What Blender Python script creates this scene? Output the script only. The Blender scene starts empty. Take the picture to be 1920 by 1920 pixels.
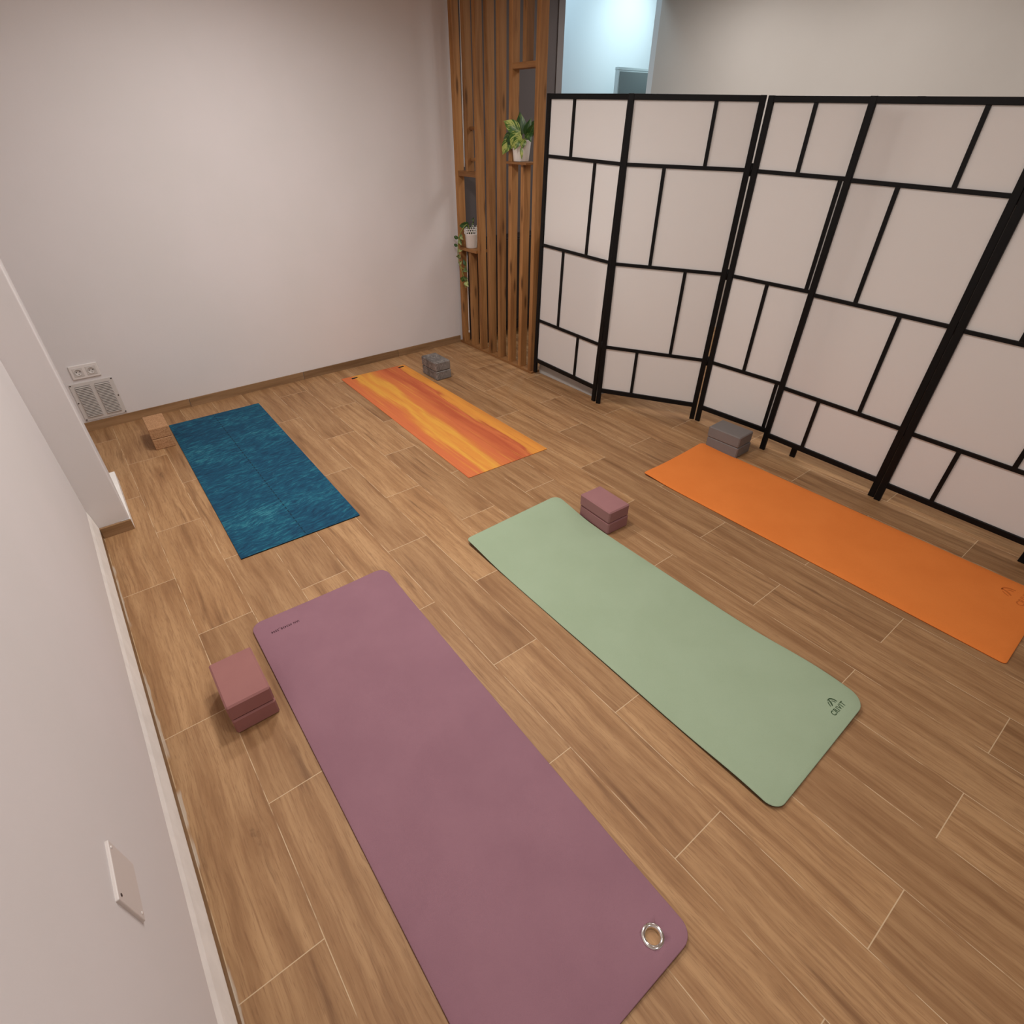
import bpy, bmesh, math, random
from mathutils import Vector, Matrix, noise as mnoise
from mathutils.geometry import delaunay_2d_cdt

random.seed(11)
SC = bpy.context.scene
COL = SC.collection
RAD = math.radians

# ---------------------------------------------------------------- helpers
def lin(c):
    c = c / 255.0
    return c / 12.92 if c <= 0.04045 else ((c + 0.055) / 1.055) ** 2.4

def rgb(r, g, b):
    return (lin(r), lin(g), lin(b), 1.0)

class NT:
    """tiny node-tree builder"""
    def __init__(self, name):
        self.m = bpy.data.materials.new(name)
        self.m.use_nodes = True
        self.t = self.m.node_tree
        self.b = self.t.nodes['Principled BSDF']
        self.out = self.t.nodes['Material Output']

    def n(self, kind, **kw):
        nd = self.t.nodes.new('ShaderNode' + kind)
        for k, v in kw.items():
            if k.startswith('i_'):
                key = k[2:]
                key = int(key) if key.isdigit() else key.replace('_', ' ')
                s = nd.inputs[key]
                if isinstance(v, bpy.types.NodeSocket):
                    self.t.links.new(v, s)
                else:
                    s.default_value = v
            else:
                setattr(nd, k, v)
        return nd

    def link(self, a, b):
        self.t.links.new(a, b)

    def math(self, op, a, b=0.0, c=0.0, clamp=False):
        nd = self.t.nodes.new('ShaderNodeMath')
        nd.operation = op
        nd.use_clamp = clamp
        for i, v in enumerate((a, b, c)):
            if isinstance(v, bpy.types.NodeSocket):
                self.t.links.new(v, nd.inputs[i])
            else:
                nd.inputs[i].default_value = v
        return nd.outputs[0]

    def comb(self, x, y, z):
        nd = self.t.nodes.new('ShaderNodeCombineXYZ')
        for i, v in enumerate((x, y, z)):
            if isinstance(v, bpy.types.NodeSocket):
                self.t.links.new(v, nd.inputs[i])
            else:
                nd.inputs[i].default_value = v
        return nd.outputs[0]

    def noise(self, vec, scale=5.0, detail=3.0, rough=0.5, dist=0.0):
        nd = self.n('TexNoise')
        self.link(vec, nd.inputs['Vector'])
        nd.inputs['Scale'].default_value = scale
        nd.inputs['Detail'].default_value = detail
        nd.inputs['Roughness'].default_value = rough
        nd.inputs['Distortion'].default_value = dist
        return nd.outputs['Fac']

    def ramp(self, fac, stops, interp='LINEAR'):
        nd = self.n('ValToRGB')
        nd.color_ramp.interpolation = interp
        e = nd.color_ramp.elements
        while len(e) < len(stops):
            e.new(0.5)
        for el, (p, c) in zip(e, stops):
            el.position = p
            el.color = c if len(c) == 4 else (*c, 1.0)
        self.link(fac, nd.inputs['Fac'])
        return nd.outputs['Color']

    def mix(self, fac, a, b, mode='MIX'):
        nd = self.n('Mix', data_type='RGBA', blend_type=mode)
        for key, v in ((0, fac), (6, a), (7, b)):
            if isinstance(v, bpy.types.NodeSocket):
                self.link(v, nd.inputs[key])
            else:
                nd.inputs[key].default_value = v
        return nd.outputs[2]

    def smooth(self, v, lo, hi):
        nd = self.n('MapRange', interpolation_type='SMOOTHSTEP')
        self.link(v, nd.inputs['Value'])
        nd.inputs['From Min'].default_value = lo
        nd.inputs['From Max'].default_value = hi
        return nd.outputs['Result']

    def pos(self):
        g = self.n('NewGeometry')
        s = self.n('SeparateXYZ')
        self.link(g.outputs['Position'], s.inputs[0])
        return g.outputs['Position'], s.outputs[0], s.outputs[1], s.outputs[2]

    def obj(self):
        g = self.n('TexCoord')
        s = self.n('SeparateXYZ')
        self.link(g.outputs['Object'], s.inputs[0])
        return g.outputs['Object'], s.outputs[0], s.outputs[1], s.outputs[2]

    def color(self, c):
        if isinstance(c, bpy.types.NodeSocket):
            self.link(c, self.b.inputs['Base Color'])
        else:
            self.b.inputs['Base Color'].default_value = c

    def set(self, **kw):
        for k, v in kw.items():
            s = self.b.inputs[k.replace('_', ' ')]
            if isinstance(v, bpy.types.NodeSocket):
                self.link(v, s)
            else:
                s.default_value = v

    def bump(self, h, strength=0.2, dist=0.002):
        nd = self.n('Bump')
        nd.inputs['Strength'].default_value = strength
        nd.inputs['Distance'].default_value = dist
        self.link(h, nd.inputs['Height'])
        self.link(nd.outputs[0], self.b.inputs['Normal'])

def link_obj(name, me, mat=None, parent=None):
    o = bpy.data.objects.new(name, me)
    COL.objects.link(o)
    if mat is not None:
        me.materials.append(mat)
    if parent is not None:
        o.parent = parent
    return o

def from_bm(name, bm, mat, parent=None, smooth=False, mats=None):
    me = bpy.data.meshes.new(name)
    bm.normal_update()
    bm.to_mesh(me)
    bm.free()
    if smooth:
        for p in me.polygons:
            p.use_smooth = True
    o = link_obj(name, me, mat, parent)
    if mats:
        for m in mats:
            me.materials.append(m)
    return o

def add_box(bm, lo, hi, bev=0.0, seg=2, mi=0, mtx=None):
    lo, hi = Vector(lo), Vector(hi)
    t = bmesh.new()
    bmesh.ops.create_cube(t, size=1.0)
    for v in t.verts:
        v.co = Vector(((v.co.x + .5) * (hi.x - lo.x) + lo.x,
                       (v.co.y + .5) * (hi.y - lo.y) + lo.y,
                       (v.co.z + .5) * (hi.z - lo.z) + lo.z))
    if bev > 0:
        bmesh.ops.bevel(t, geom=list(t.edges), offset=bev, segments=seg, profile=0.5, affect='EDGES')
    merge(bm, t, mi, mtx)

def merge(bm, t, mi=0, mtx=None, smooth=False):
    vs = {}
    for v in t.verts:
        vs[v] = bm.verts.new(mtx @ v.co if mtx else v.co)
    for f in t.faces:
        try:
            nf = bm.faces.new([vs[v] for v in f.verts])
            nf.material_index = mi
            nf.smooth = smooth or f.smooth
        except ValueError:
            pass
    t.free()

def add_lathe(bm, prof, seg=40, center=(0, 0, 0), mi=0, mtx=None, smooth=True):
    t = bmesh.new()
    rings = []
    for r, z in prof:
        if r < 1e-6:
            rings.append([t.verts.new((center[0], center[1], center[2] + z))])
        else:
            rings.append([t.verts.new((center[0] + r * math.cos(2 * math.pi * k / seg),
                                       center[1] + r * math.sin(2 * math.pi * k / seg),
                                       center[2] + z)) for k in range(seg)])
    for a, b in zip(rings, rings[1:]):
        for k in range(seg):
            k2 = (k + 1) % seg
            if len(a) == 1 and len(b) == 1:
                continue
            if len(a) == 1:
                t.faces.new((a[0], b[k2], b[k]))
            elif len(b) == 1:
                t.faces.new((a[k], a[k2], b[0]))
            else:
                t.faces.new((a[k], a[k2], b[k2], b[k]))
    bmesh.ops.recalc_face_normals(t, faces=list(t.faces))
    merge(bm, t, mi, mtx, smooth)

def add_tube(bm, pts, r, seg=8, r2=None, mi=0):
    pts = [Vector(p) for p in pts]
    t = bmesh.new()
    rings = []
    n = len(pts)
    for i, p in enumerate(pts):
        d = (pts[min(i + 1, n - 1)] - pts[max(i - 1, 0)]).normalized()
        a = d.cross(Vector((0, 0, 1)))
        if a.length < 1e-3:
            a = d.cross(Vector((1, 0, 0)))
        a.normalize()
        b = d.cross(a)
        rr = r if r2 is None else r + (r2 - r) * i / (n - 1)
        rings.append([t.verts.new(p + rr * (math.cos(2 * math.pi * k / seg) * a + math.sin(2 * math.pi * k / seg) * b)) for k in range(seg)])
    for x, y in zip(rings, rings[1:]):
        for k in range(seg):
            t.faces.new((x[k], x[(k + 1) % seg], y[(k + 1) % seg], y[k]))
    t.faces.new(rings[0][::-1])
    t.faces.new(rings[-1])
    bmesh.ops.recalc_face_normals(t, faces=list(t.faces))
    merge(bm, t, mi, None, True)

def spline(pts, n=6):
    pts = [Vector(p) for p in pts]
    out = []
    for i in range(len(pts) - 1):
        p0, p1, p2, p3 = pts[max(i - 1, 0)], pts[i], pts[i + 1], pts[min(i + 2, len(pts) - 1)]
        for k in range(n):
            t = k / n
            out.append(0.5 * (2 * p1 + (p2 - p0) * t + (2 * p0 - 5 * p1 + 4 * p2 - p3) * t * t + (3 * p1 - p0 - 3 * p2 + p3) * t ** 3))
    out.append(pts[-1])
    return out

def thing(name, label, cat, loc=(0, 0, 0), rz=0.0, group=None):
    o = bpy.data.objects.new(name, None)
    COL.objects.link(o)
    o.location = loc
    o.rotation_euler = (0, 0, rz)
    o.empty_display_size = 0.05
    return tag(o, label, cat, group)

def tag(o, label, cat, group=None):
    o['label'] = label
    o['category'] = cat
    if group:
        o['group'] = group
    return o

def struct(o, label=None):
    o['kind'] = 'structure'
    if label:
        o['label'] = label
    return o

def copy_tree(o, parent=None):
    c = o.copy()
    COL.objects.link(c)
    if parent is not None:
        c.parent = parent
    for ch in list(o.children):
        copy_tree(ch, c)
    return c

# ---------------------------------------------------------------- materials
M = {}

def simple(name, c, rough=0.6, spec=0.5, metal=0.0, bump=None):
    k = NT(name)
    k.color(c)
    k.set(Roughness=rough, Metallic=metal, Specular_IOR_Level=spec)
    if bump:
        p, *_ = k.obj()
        k.bump(k.noise(p, bump[0], 4), bump[1], bump[2])
    M[name] = k.m
    return k.m

def paint(name, c, c2, scale=1.6, rough=0.75):
    k = NT(name)
    p, *_ = k.pos()
    f = k.noise(p, scale, 4, 0.55)
    k.color(k.mix(k.smooth(f, 0.35, 0.65), c, c2))
    k.set(Roughness=rough, Specular_IOR_Level=0.25)
    k.bump(k.noise(p, 55, 4, 0.6), 0.12, 0.003)
    M[name] = k.m
    return k.m

paint('white_plaster', (0.72, 0.685, 0.68, 1), (0.70, 0.67, 0.66, 1))
paint('beige_paint', (0.60, 0.565, 0.52, 1), (0.585, 0.55, 0.505, 1))
paint('ceiling_paint', (0.8, 0.79, 0.77, 1), (0.78, 0.77, 0.75, 1))
paint('dark_grey_paint', (0.105, 0.09, 0.088, 1), (0.10, 0.086, 0.085, 1))
paint('mid_grey_paint', (0.19, 0.178, 0.176, 1), (0.185, 0.172, 0.170, 1))
paint('light_grey_paint', (0.42, 0.40, 0.38, 1), (0.40, 0.385, 0.36, 1))
paint('white_bead', (0.86, 0.83, 0.79, 1), (0.80, 0.77, 0.73, 1), 14)
paint('cool_white', (0.74, 0.78, 0.8, 1), (0.73, 0.77, 0.79, 1))

# floor: wood look tiles, half bond, thin pale joints
def floor_material():
    k = NT('oak_tiles')
    P, x, y, z = k.pos()
    W, L, X0, Y0 = 0.2165, 0.862, 0.230, 0.232
    u = k.math('DIVIDE', k.math('SUBTRACT', x, X0), W)
    col = k.math('FLOOR', u)
    fu = k.math('FRACT', u)
    par = k.math('FLOORED_MODULO', col, 2.0)
    v = k.math('ADD', k.math('DIVIDE', k.math('SUBTRACT', y, Y0), L), k.math('MULTIPLY', par, 0.5))
    row = k.math('FLOOR', v)
    fv = k.math('FRACT', v)
    wn = k.n('TexWhiteNoise', noise_dimensions='3D')
    k.link(k.comb(col, row, 3.7), wn.inputs['Vector'])
    r1 = wn.outputs['Value']
    sep = k.n('SeparateColor')
    k.link(wn.outputs['Color'], sep.inputs[0])
    r2, r3 = sep.outputs[0], sep.outputs[1]
    ox = k.math('MULTIPLY', r2, 37.0)
    oy = k.math('MULTIPLY', r3, 53.0)
    gx = k.math('ADD', x, ox)
    gy = k.math('ADD', y, oy)
    # wandering of the grain
    wob = k.noise(k.comb(k.math('MULTIPLY', gx, 3.0), k.math('MULTIPLY', gy, 1.6), r1), 1.0, 3, 0.5)
    wx = k.math('ADD', gx, k.math('MULTIPLY', k.math('SUBTRACT', wob, 0.5), 0.05))
    broad = k.noise(k.comb(k.math('MULTIPLY', wx, 19.0), k.math('MULTIPLY', gy, 1.3), 0.0), 1.0, 5, 0.6)
    fine = k.noise(k.comb(k.math('MULTIPLY', wx, 120.0), k.math('MULTIPLY', gy, 4.0), 1.0), 1.0, 3, 0.6)
    pore = k.noise(k.comb(k.math('MULTIPLY', wx, 330.0), k.math('MULTIPLY', gy, 22.0), 2.0), 1.0, 2, 0.5)
    ring = k.n('TexWave', wave_type='BANDS', bands_direction='X', wave_profile='SIN')
    k.link(k.comb(wx, k.math('MULTIPLY', gy, 0.16), 0.0), ring.inputs['Vector'])
    for key, val in (('Scale', 9.0), ('Distortion', 9.0), ('Detail', 3.0), ('Detail Scale', 2.2), ('Detail Roughness', 0.6)):
        ring.inputs[key].default_value = val
    base = k.ramp(broad, [(0.25, (0.205, 0.102, 0.043)), (0.42, (0.325, 0.176, 0.079)), (0.58, (0.425, 0.250, 0.120)), (0.8, (0.49, 0.30, 0.15))])
    # tone of each tile
    tone = k.ramp(r1, [(0.0, (0.86, 0.84, 0.82)), (0.5, (0.98, 0.98, 0.98)), (1.0, (1.09, 1.08, 1.05))])
    c = k.mix(1.0, base, tone, 'MULTIPLY')
    c = k.mix(k.math('MULTIPLY', k.smooth(ring.outputs['Fac'], 0.62, 1.0), 0.14), c, (0.20, 0.095, 0.04, 1))
    c = k.mix(k.math('MULTIPLY', k.smooth(fine, 0.48, 0.68), 0.55), c, (0.25, 0.125, 0.055, 1))
    c = k.mix(k.math('MULTIPLY', k.smooth(pore, 0.54, 0.70), 0.45), c, (0.22, 0.11, 0.05, 1))
    # darker flecks running along the grain
    fl = k.noise(k.comb(k.math('MULTIPLY', wx, 30.0), k.math('MULTIPLY', gy, 1.7), 5.0), 1.0, 5, 0.62)
    clus = k.noise(k.comb(k.math('MULTIPLY', gx, 5.5), k.math('MULTIPLY', gy, 1.5), 8.0), 1.0, 3, 0.5)
    fl = k.math('ADD', fl, k.math('MULTIPLY', k.math('SUBTRACT', clus, 0.5), 0.42))
    c = k.mix(k.math('MULTIPLY', k.smooth(fl, 0.55, 0.76), 0.72), c, (0.16, 0.075, 0.032, 1))
    # knots
    vo = k.n('TexVoronoi', feature='F1', distance='EUCLIDEAN')
    k.link(k.comb(k.math('MULTIPLY', gx, 3.4), k.math('MULTIPLY', gy, 1.3), 0.0), vo.inputs['Vector'])
    vo.inputs['Scale'].default_value = 1.0
    vs = k.n('SeparateColor')
    k.link(vo.outputs['Color'], vs.inputs[0])
    gate = k.math('GREATER_THAN', vs.outputs[0], 0.52)
    wobk = k.noise(k.comb(k.math('MULTIPLY', gx, 60.0), k.math('MULTIPLY', gy, 30.0), 0.0), 1.0, 3, 0.6)
    dk = k.math('ADD', vo.outputs['Distance'], k.math('MULTIPLY', k.math('SUBTRACT', wobk, 0.5), 0.09))
    kn = k.math('MULTIPLY', k.math('SUBTRACT', 1.0, k.smooth(dk, 0.02, 0.075)), gate)
    halo = k.math('MULTIPLY', k.math('SUBTRACT', 1.0, k.smooth(dk, 0.04, 0.22)), gate)
    c = k.mix(k.math('MULTIPLY', halo, 0.40), c, (0.19, 0.08, 0.028, 1))
    c = k.mix(k.math('MULTIPLY', kn, 0.8), c, (0.062, 0.028, 0.013, 1))
    # joints
    ju = k.math('MULTIPLY', k.math('MINIMUM', fu, k.math('SUBTRACT', 1.0, fu)), W)
    jv = k.math('MULTIPLY', k.math('MINIMUM', fv, k.math('SUBTRACT', 1.0, fv)), L)
    jn = k.noise(P, 9.0, 3, 0.6)
    ju_m = k.math('MULTIPLY', k.math('SUBTRACT', 1.0, k.smooth(ju, 0.0007, 0.0017)), k.smooth(jn, 0.38, 0.56))
    jv_m = k.math('SUBTRACT', 1.0, k.smooth(jv, 0.0008, 0.0019))
    j = k.math('MAXIMUM', k.math('MULTIPLY', ju_m, 0.85), k.math('MULTIPLY', jv_m, 0.85))
    c = k.mix(k.math('MULTIPLY', j, 0.92), c, (0.64, 0.48, 0.30, 1))
    # dried plaster smears along the left wall
    sm = k.noise(k.comb(k.math('MULTIPLY', x, 22.0), k.math('MULTIPLY', y, 3.2), 9.0), 1.0, 4, 0.6)
    ed = k.math('ADD', x, k.math('MULTIPLY', k.math('SUBTRACT', sm, 0.5), 0.035))
    sm2 = k.noise(k.comb(0.0, k.math('MULTIPLY', y, 2.7), 4.0), 1.0, 2, 0.5)
    smask = k.math('MULTIPLY', k.math('SUBTRACT', 1.0, k.smooth(ed, 0.018, 0.022)), k.smooth(sm2, 0.46, 0.52))
    c = k.mix(k.math('MULTIPLY', smask, 0.75), c, (0.55, 0.47, 0.38, 1))
    k.color(c)
    k.set(Roughness=k.math('ADD', 0.46, k.math('MULTIPLY', fine, 0.16)), Specular_IOR_Level=0.28)
    h = k.math('SUBTRACT', k.math('MULTIPLY', fine, 0.3), k.math('MULTIPLY', j, 1.0))
    k.bump(h, 0.25, 0.0012)
    M['oak_tiles'] = k.m
floor_material()

def wood(name, dark, mid, light, sx=22.0, sz=1.1, axis='z', knots=True, rough=0.6):
    k = NT(name)
    oi = k.n('ObjectInfo')
    P, x, y, z = k.obj()
    r = k.math('MULTIPLY', oi.outputs['Random'], 31.0)
    if axis == 'z':
        a, b, l = x, y, z
    elif axis == 'y':
        a, b, l = x, z, y
    else:
        a, b, l = y, z, x
    ll = k.math('ADD', k.math('MULTIPLY', l, sz), r)
    w1 = k.noise(k.comb(k.math('MULTIPLY', a, 4.0), k.math('MULTIPLY', b, 4.0), ll), 1.4, 3)
    aa = k.math('ADD', k.math('MULTIPLY', a, sx), k.math('MULTIPLY', w1, 2.2))
    bb = k.math('ADD', k.math('MULTIPLY', b, sx), r)
    g = k.noise(k.comb(aa, bb, ll), 1.0, 4, 0.6)
    f = k.noise(k.comb(k.math('MULTIPLY', aa, 9.0), k.math('MULTIPLY', bb, 9.0), k.math('MULTIPLY', ll, 3.0)), 1.0, 2)
    c = k.ramp(g, [(0.3, dark), (0.52, mid), (0.75, light)])
    c = k.mix(k.math('MULTIPLY', k.smooth(f, 0.5, 0.75), 0.35), c, (*dark, 1))
    tone = k.ramp(oi.outputs['Random'], [(0.0, (0.82, 0.82, 0.82)), (1.0, (1.12, 1.10, 1.06))])
    c = k.mix(1.0, c, tone, 'MULTIPLY')
    if knots:
        vo = k.n('TexVoronoi', feature='F1')
        k.link(k.comb(k.math('MULTIPLY', a, 16.0), k.math('MULTIPLY', b, 16.0), k.math('MULTIPLY', ll, 3.0)), vo.inputs['Vector'])
        vo.inputs['Scale'].default_value = 1.0
        vs = k.n('SeparateColor')
        k.link(vo.outputs['Color'], vs.inputs[0])
        gate = k.math('GREATER_THAN', vs.outputs[1], 0.55)
        kn = k.math('MULTIPLY', k.math('SUBTRACT', 1.0, k.smooth(vo.outputs['Distance'], 0.06, 0.26)), gate)
        c = k.mix(k.math('MULTIPLY', kn, 0.75), c, (dark[0] * 0.35, dark[1] * 0.32, dark[2] * 0.3, 1))
    k.color(c)
    k.set(Roughness=rough, Specular_IOR_Level=0.25)
    k.bump(f, 0.15, 0.001)
    M[name] = k.m
wood('stained_pine', (0.18, 0.077, 0.026), (0.33, 0.160, 0.058), (0.42, 0.216, 0.083))
wood('pine_flat', (0.15, 0.062, 0.022), (0.27, 0.125, 0.045), (0.36, 0.18, 0.068), axis='y')
wood('skirting_tile', (0.20, 0.112, 0.054), (0.30, 0.18, 0.092), (0.37, 0.23, 0.125), sx=30, axis='x', knots=False, rough=0.5)
wood('skirting_tile_left', (0.20, 0.112, 0.054), (0.30, 0.18, 0.092), (0.37, 0.23, 0.125), sx=30, axis='y', knots=False, rough=0.5)

def foam(name, c, c2, grain=900.0, rough=0.85, spots=0.0):
    k = NT(name)
    P, x, y, z = k.obj()
    f = k.noise(P, 4.0, 4, 0.55)
    g = k.noise(P, grain, 2, 0.5)
    cc = k.mix(k.smooth(f, 0.3, 0.7), c, c2)
    cc = k.mix(k.math('MULTIPLY', k.smooth(g, 0.55, 0.75), 0.16), cc, (c2[0] * 0.55, c2[1] * 0.55, c2[2] * 0.55, 1))
    k.color(cc)
    k.set(Roughness=rough, Specular_IOR_Level=0.2)
    k.bump(g, 0.25, 0.0012)
    M[name] = k.m
    return k
foam('purple_foam', (0.285, 0.146, 0.178, 1), (0.262, 0.132, 0.163, 1), 500)
foam('purple_print', (0.12, 0.05, 0.065, 1), (0.11, 0.045, 0.06, 1))
foam('purple_ink', (0.06, 0.022, 0.032, 1), (0.055, 0.02, 0.03, 1))
foam('green_foam', (0.325, 0.41, 0.278, 1), (0.308, 0.39, 0.26, 1), 500)
foam('green_print', (0.05, 0.085, 0.04, 1), (0.045, 0.08, 0.036, 1))
foam('orange_foam', (0.80, 0.235, 0.048, 1), (0.76, 0.215, 0.042, 1), 400)
foam('orange_emboss', (0.60, 0.15, 0.029, 1), (0.57, 0.14, 0.027, 1), 400)
foam('rose_foam', (0.325, 0.148, 0.135, 1), (0.30, 0.134, 0.124, 1), 600)
foam('rose_foam_cool', (0.31, 0.15, 0.15, 1), (0.29, 0.14, 0.14, 1), 600)
foam('grey_foam', (0.195, 0.175, 0.165, 1), (0.175, 0.158, 0.150, 1), 600)
foam('rubber_black', (0.012, 0.012, 0.013, 1), (0.016, 0.016, 0.017, 1))
foam('dark_green_under', (0.03, 0.036, 0.026, 1), (0.026, 0.03, 0.022, 1))

def cork_material():
    k = NT('cork')
    P, x, y, z = k.obj()
    g = k.noise(P, 160, 4, 0.7)
    s = k.noise(P, 55, 3, 0.6)
    c = k.ramp(g, [(0.3, (0.27, 0.135, 0.062)), (0.5, (0.44, 0.245, 0.125)), (0.7, (0.54, 0.32, 0.175))])
    c = k.mix(k.math('MULTIPLY', k.smooth(s, 0.63, 0.75), 0.7), c, (0.13, 0.06, 0.028, 1))
    k.color(c)
    k.set(Roughness=0.85, Specular_IOR_Level=0.15)
    k.bump(g, 0.35, 0.0015)
    M['cork'] = k.m
cork_material()

def marble_material():
    k = NT('marbled_grey_foam')
    P, x, y, z = k.obj()
    w = k.noise(P, 9, 5, 0.65, 1.2)
    ve = k.math('ABSOLUTE', k.math('SUBTRACT', w, 0.5))
    c = k.mix(k.smooth(k.noise(P, 5, 4, 0.6), 0.35, 0.65), (0.105, 0.092, 0.085, 1), (0.20, 0.18, 0.165, 1))
    c = k.mix(k.math('MULTIPLY', k.math('SUBTRACT', 1.0, k.smooth(ve, 0.0, 0.025)), 0.5), c, (0.40, 0.36, 0.33, 1))
    c = k.mix(k.math('MULTIPLY', k.smooth(k.noise(P, 14, 4, 0.6, 0.8), 0.60, 0.70), 0.6), c, (0.05, 0.043, 0.04, 1))
    k.color(c)
    k.set(Roughness=0.8, Specular_IOR_Level=0.25)
    M['marbled_grey_foam'] = k.m
marble_material()

def teal_material():
    k = NT('teal_print')
    P, x, y, z = k.obj()
    wob = k.noise(k.comb(k.math('MULTIPLY', x, 5.0), k.math('MULTIPLY', y, 5.0), 0.0), 1.0, 3)
    yy = k.math('ADD', k.math('SUBTRACT', y, k.math('MULTIPLY', x, 0.18)), k.math('MULTIPLY', wob, 0.10))
    a = k.noise(k.comb(k.math('MULTIPLY', x, 15.0), k.math('MULTIPLY', yy, 62.0), 0.0), 1.0, 5, 0.68, 0.25)
    b = k.noise(k.comb(k.math('MULTIPLY', x, 3.2), k.math('MULTIPLY', y, 4.5), 4.0), 1.0, 3, 0.6)
    side = k.math('ABSOLUTE', x)
    s = k.math('ADD', a, k.math('MULTIPLY', k.math('SUBTRACT', b, 0.5), 0.40))
    c = k.ramp(s, [(0.30, (0.004, 0.034, 0.075)), (0.50, (0.006, 0.065, 0.125)), (0.62, (0.011, 0.115, 0.175)), (0.75, (0.035, 0.20, 0.25)), (0.88, (0.12, 0.31, 0.35))])
    f2 = k.noise(k.comb(k.math('MULTIPLY', x, 26.0), k.math('MULTIPLY', k.math('SUBTRACT', y, k.math('MULTIPLY', x, 0.22)), 115.0), 8.0), 1.0, 4, 0.65)
    c = k.mix(k.math('MULTIPLY', k.smooth(k.math('ADD', f2, k.math('MULTIPLY', k.math('SUBTRACT', b, 0.5), 0.5)), 0.60, 0.76), 0.75), c, (0.06, 0.25, 0.30, 1))
    # stitched centre line and faint cross marks
    dash = k.math('GREATER_THAN', k.math('FRACT', k.math('MULTIPLY', y, 26.0)), 0.35)
    cl = k.math('MULTIPLY', k.math('SUBTRACT', 1.0, k.smooth(side, 0.0022, 0.004)), dash)
    c = k.mix(k.math('MULTIPLY', cl, 0.75), c, (0.003, 0.018, 0.033, 1))
    k.color(c)
    k.set(Roughness=0.75, Specular_IOR_Level=0.2)
    M['teal_print'] = k.m
teal_material()

def sunset_material():
    k = NT('sunset_print')
    P, x, y, z = k.obj()
    wob = k.noise(k.comb(k.math('MULTIPLY', x, 2.0), k.math('MULTIPLY', y, 1.1), 2.0), 1.0, 3, 0.5)
    wob2 = k.noise(k.comb(k.math('MULTIPLY', x, 12.0), k.math('MULTIPLY', y, 1.0), 7.0), 1.0, 4, 0.6)
    lean = k.math('MULTIPLY', y, -0.028)
    u = k.math('DIVIDE', k.math('ADD', k.math('ADD', x, lean), k.math('ADD', k.math('MULTIPLY', k.math('SUBTRACT', wob, 0.5), 0.20), k.math('MULTIPLY', k.math('SUBTRACT', wob2, 0.5), 0.24))), 0.58)
    u = k.math('ADD', u, 0.5)
    red, dred, yel, ora, org2 = (0.60, 0.16, 0.058), (0.46, 0.098, 0.04), (0.72, 0.36, 0.06), (0.68, 0.27, 0.052), (0.62, 0.19, 0.052)
    c = k.ramp(u, [(0.0, red), (0.15, red), (0.20, org2), (0.26, yel), (0.33, (0.68, 0.27, 0.052)), (0.38, yel), (0.46, org2), (0.53, red), (0.67, dred), (0.79, red), (0.825, dred), (0.86, ora), (0.93, (0.74, 0.31, 0.055)), (1.0, ora)])
    st = k.noise(k.comb(k.math('MULTIPLY', x, 48.0), k.math('MULTIPLY', y, 1.3), 1.0), 1.0, 4, 0.65)
    c = k.mix(k.math('MULTIPLY', k.smooth(st, 0.5, 0.72), 0.5), c, (*yel, 1))
    st2 = k.noise(k.comb(k.math('MULTIPLY', x, 60.0), k.math('MULTIPLY', y, 1.7), 6.0), 1.0, 4, 0.65)
    c = k.mix(k.math('MULTIPLY', k.smooth(st2, 0.52, 0.72), 0.45), c, (*dred, 1))
    k.color(c)
    k.set(Roughness=0.75, Specular_IOR_Level=0.2)
    M['sunset_print'] = k.m
sunset_material()

def rice_fabric():
    k = NT('screen_cloth')
    P, x, y, z = k.obj()
    f = k.noise(P, 700, 2)
    k.bump(f, 0.08, 0.0005)
    d = k.n('BsdfDiffuse')
    d.inputs['Color'].default_value = (0.86, 0.825, 0.80, 1)
    t = k.n('BsdfTranslucent')
    t.inputs['Color'].default_value = (0.86, 0.85, 0.83, 1)
    m = k.n('MixShader')
    m.inputs[0].default_value = 0.38
    k.link(d.outputs[0], m.inputs[1])
    k.link(t.outputs[0], m.inputs[2])
    k.link(m.outputs[0], k.out.inputs['Surface'])
    M['screen_cloth'] = k.m
rice_fabric()

simple('black_lacquer', (0.0045, 0.004, 0.004, 1), 0.45, 0.18)
simple('black_cabinet', (0.009, 0.009, 0.010, 1), 0.45, 0.4)
simple('chrome', (0.86, 0.84, 0.82, 1), 0.12, 0.5, 1.0)
simple('white_plastic', (0.74, 0.70, 0.67, 1), 0.35, 0.5)
simple('vent_metal', (0.60, 0.565, 0.535, 1), 0.45, 0.4)
simple('vent_gap_shade', (0.30, 0.275, 0.255, 1), 0.6, 0.3)
simple('cover_plastic', (0.66, 0.605, 0.57, 1), 0.5, 0.3)
simple('socket_hole', (0.06, 0.05, 0.045, 1), 0.6, 0.3)
simple('screw_dark', (0.06, 0.04, 0.035, 1), 0.5, 0.4)
simple('screw_pale', (0.78, 0.74, 0.70, 1), 0.3, 0.5)
simple('white_cord', (0.72, 0.69, 0.66, 1), 0.5, 0.3)
simple('ceramic_white', (0.76, 0.73, 0.68, 1), 0.3, 0.5)
simple('metal_white', (0.80, 0.77, 0.73, 1), 0.4, 0.4)
simple('soil', (0.03, 0.02, 0.013, 1), 0.95, 0.1)
simple('stem_green', (0.26, 0.30, 0.06, 1), 0.55, 0.3)
simple('stem_brown', (0.20, 0.12, 0.06, 1), 0.6, 0.3)
simple('cabinet_grey', (0.22, 0.245, 0.24, 1), 0.6, 0.3)
simple('cabinet_edge', (0.62, 0.68, 0.68, 1), 0.5, 0.3)

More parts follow.
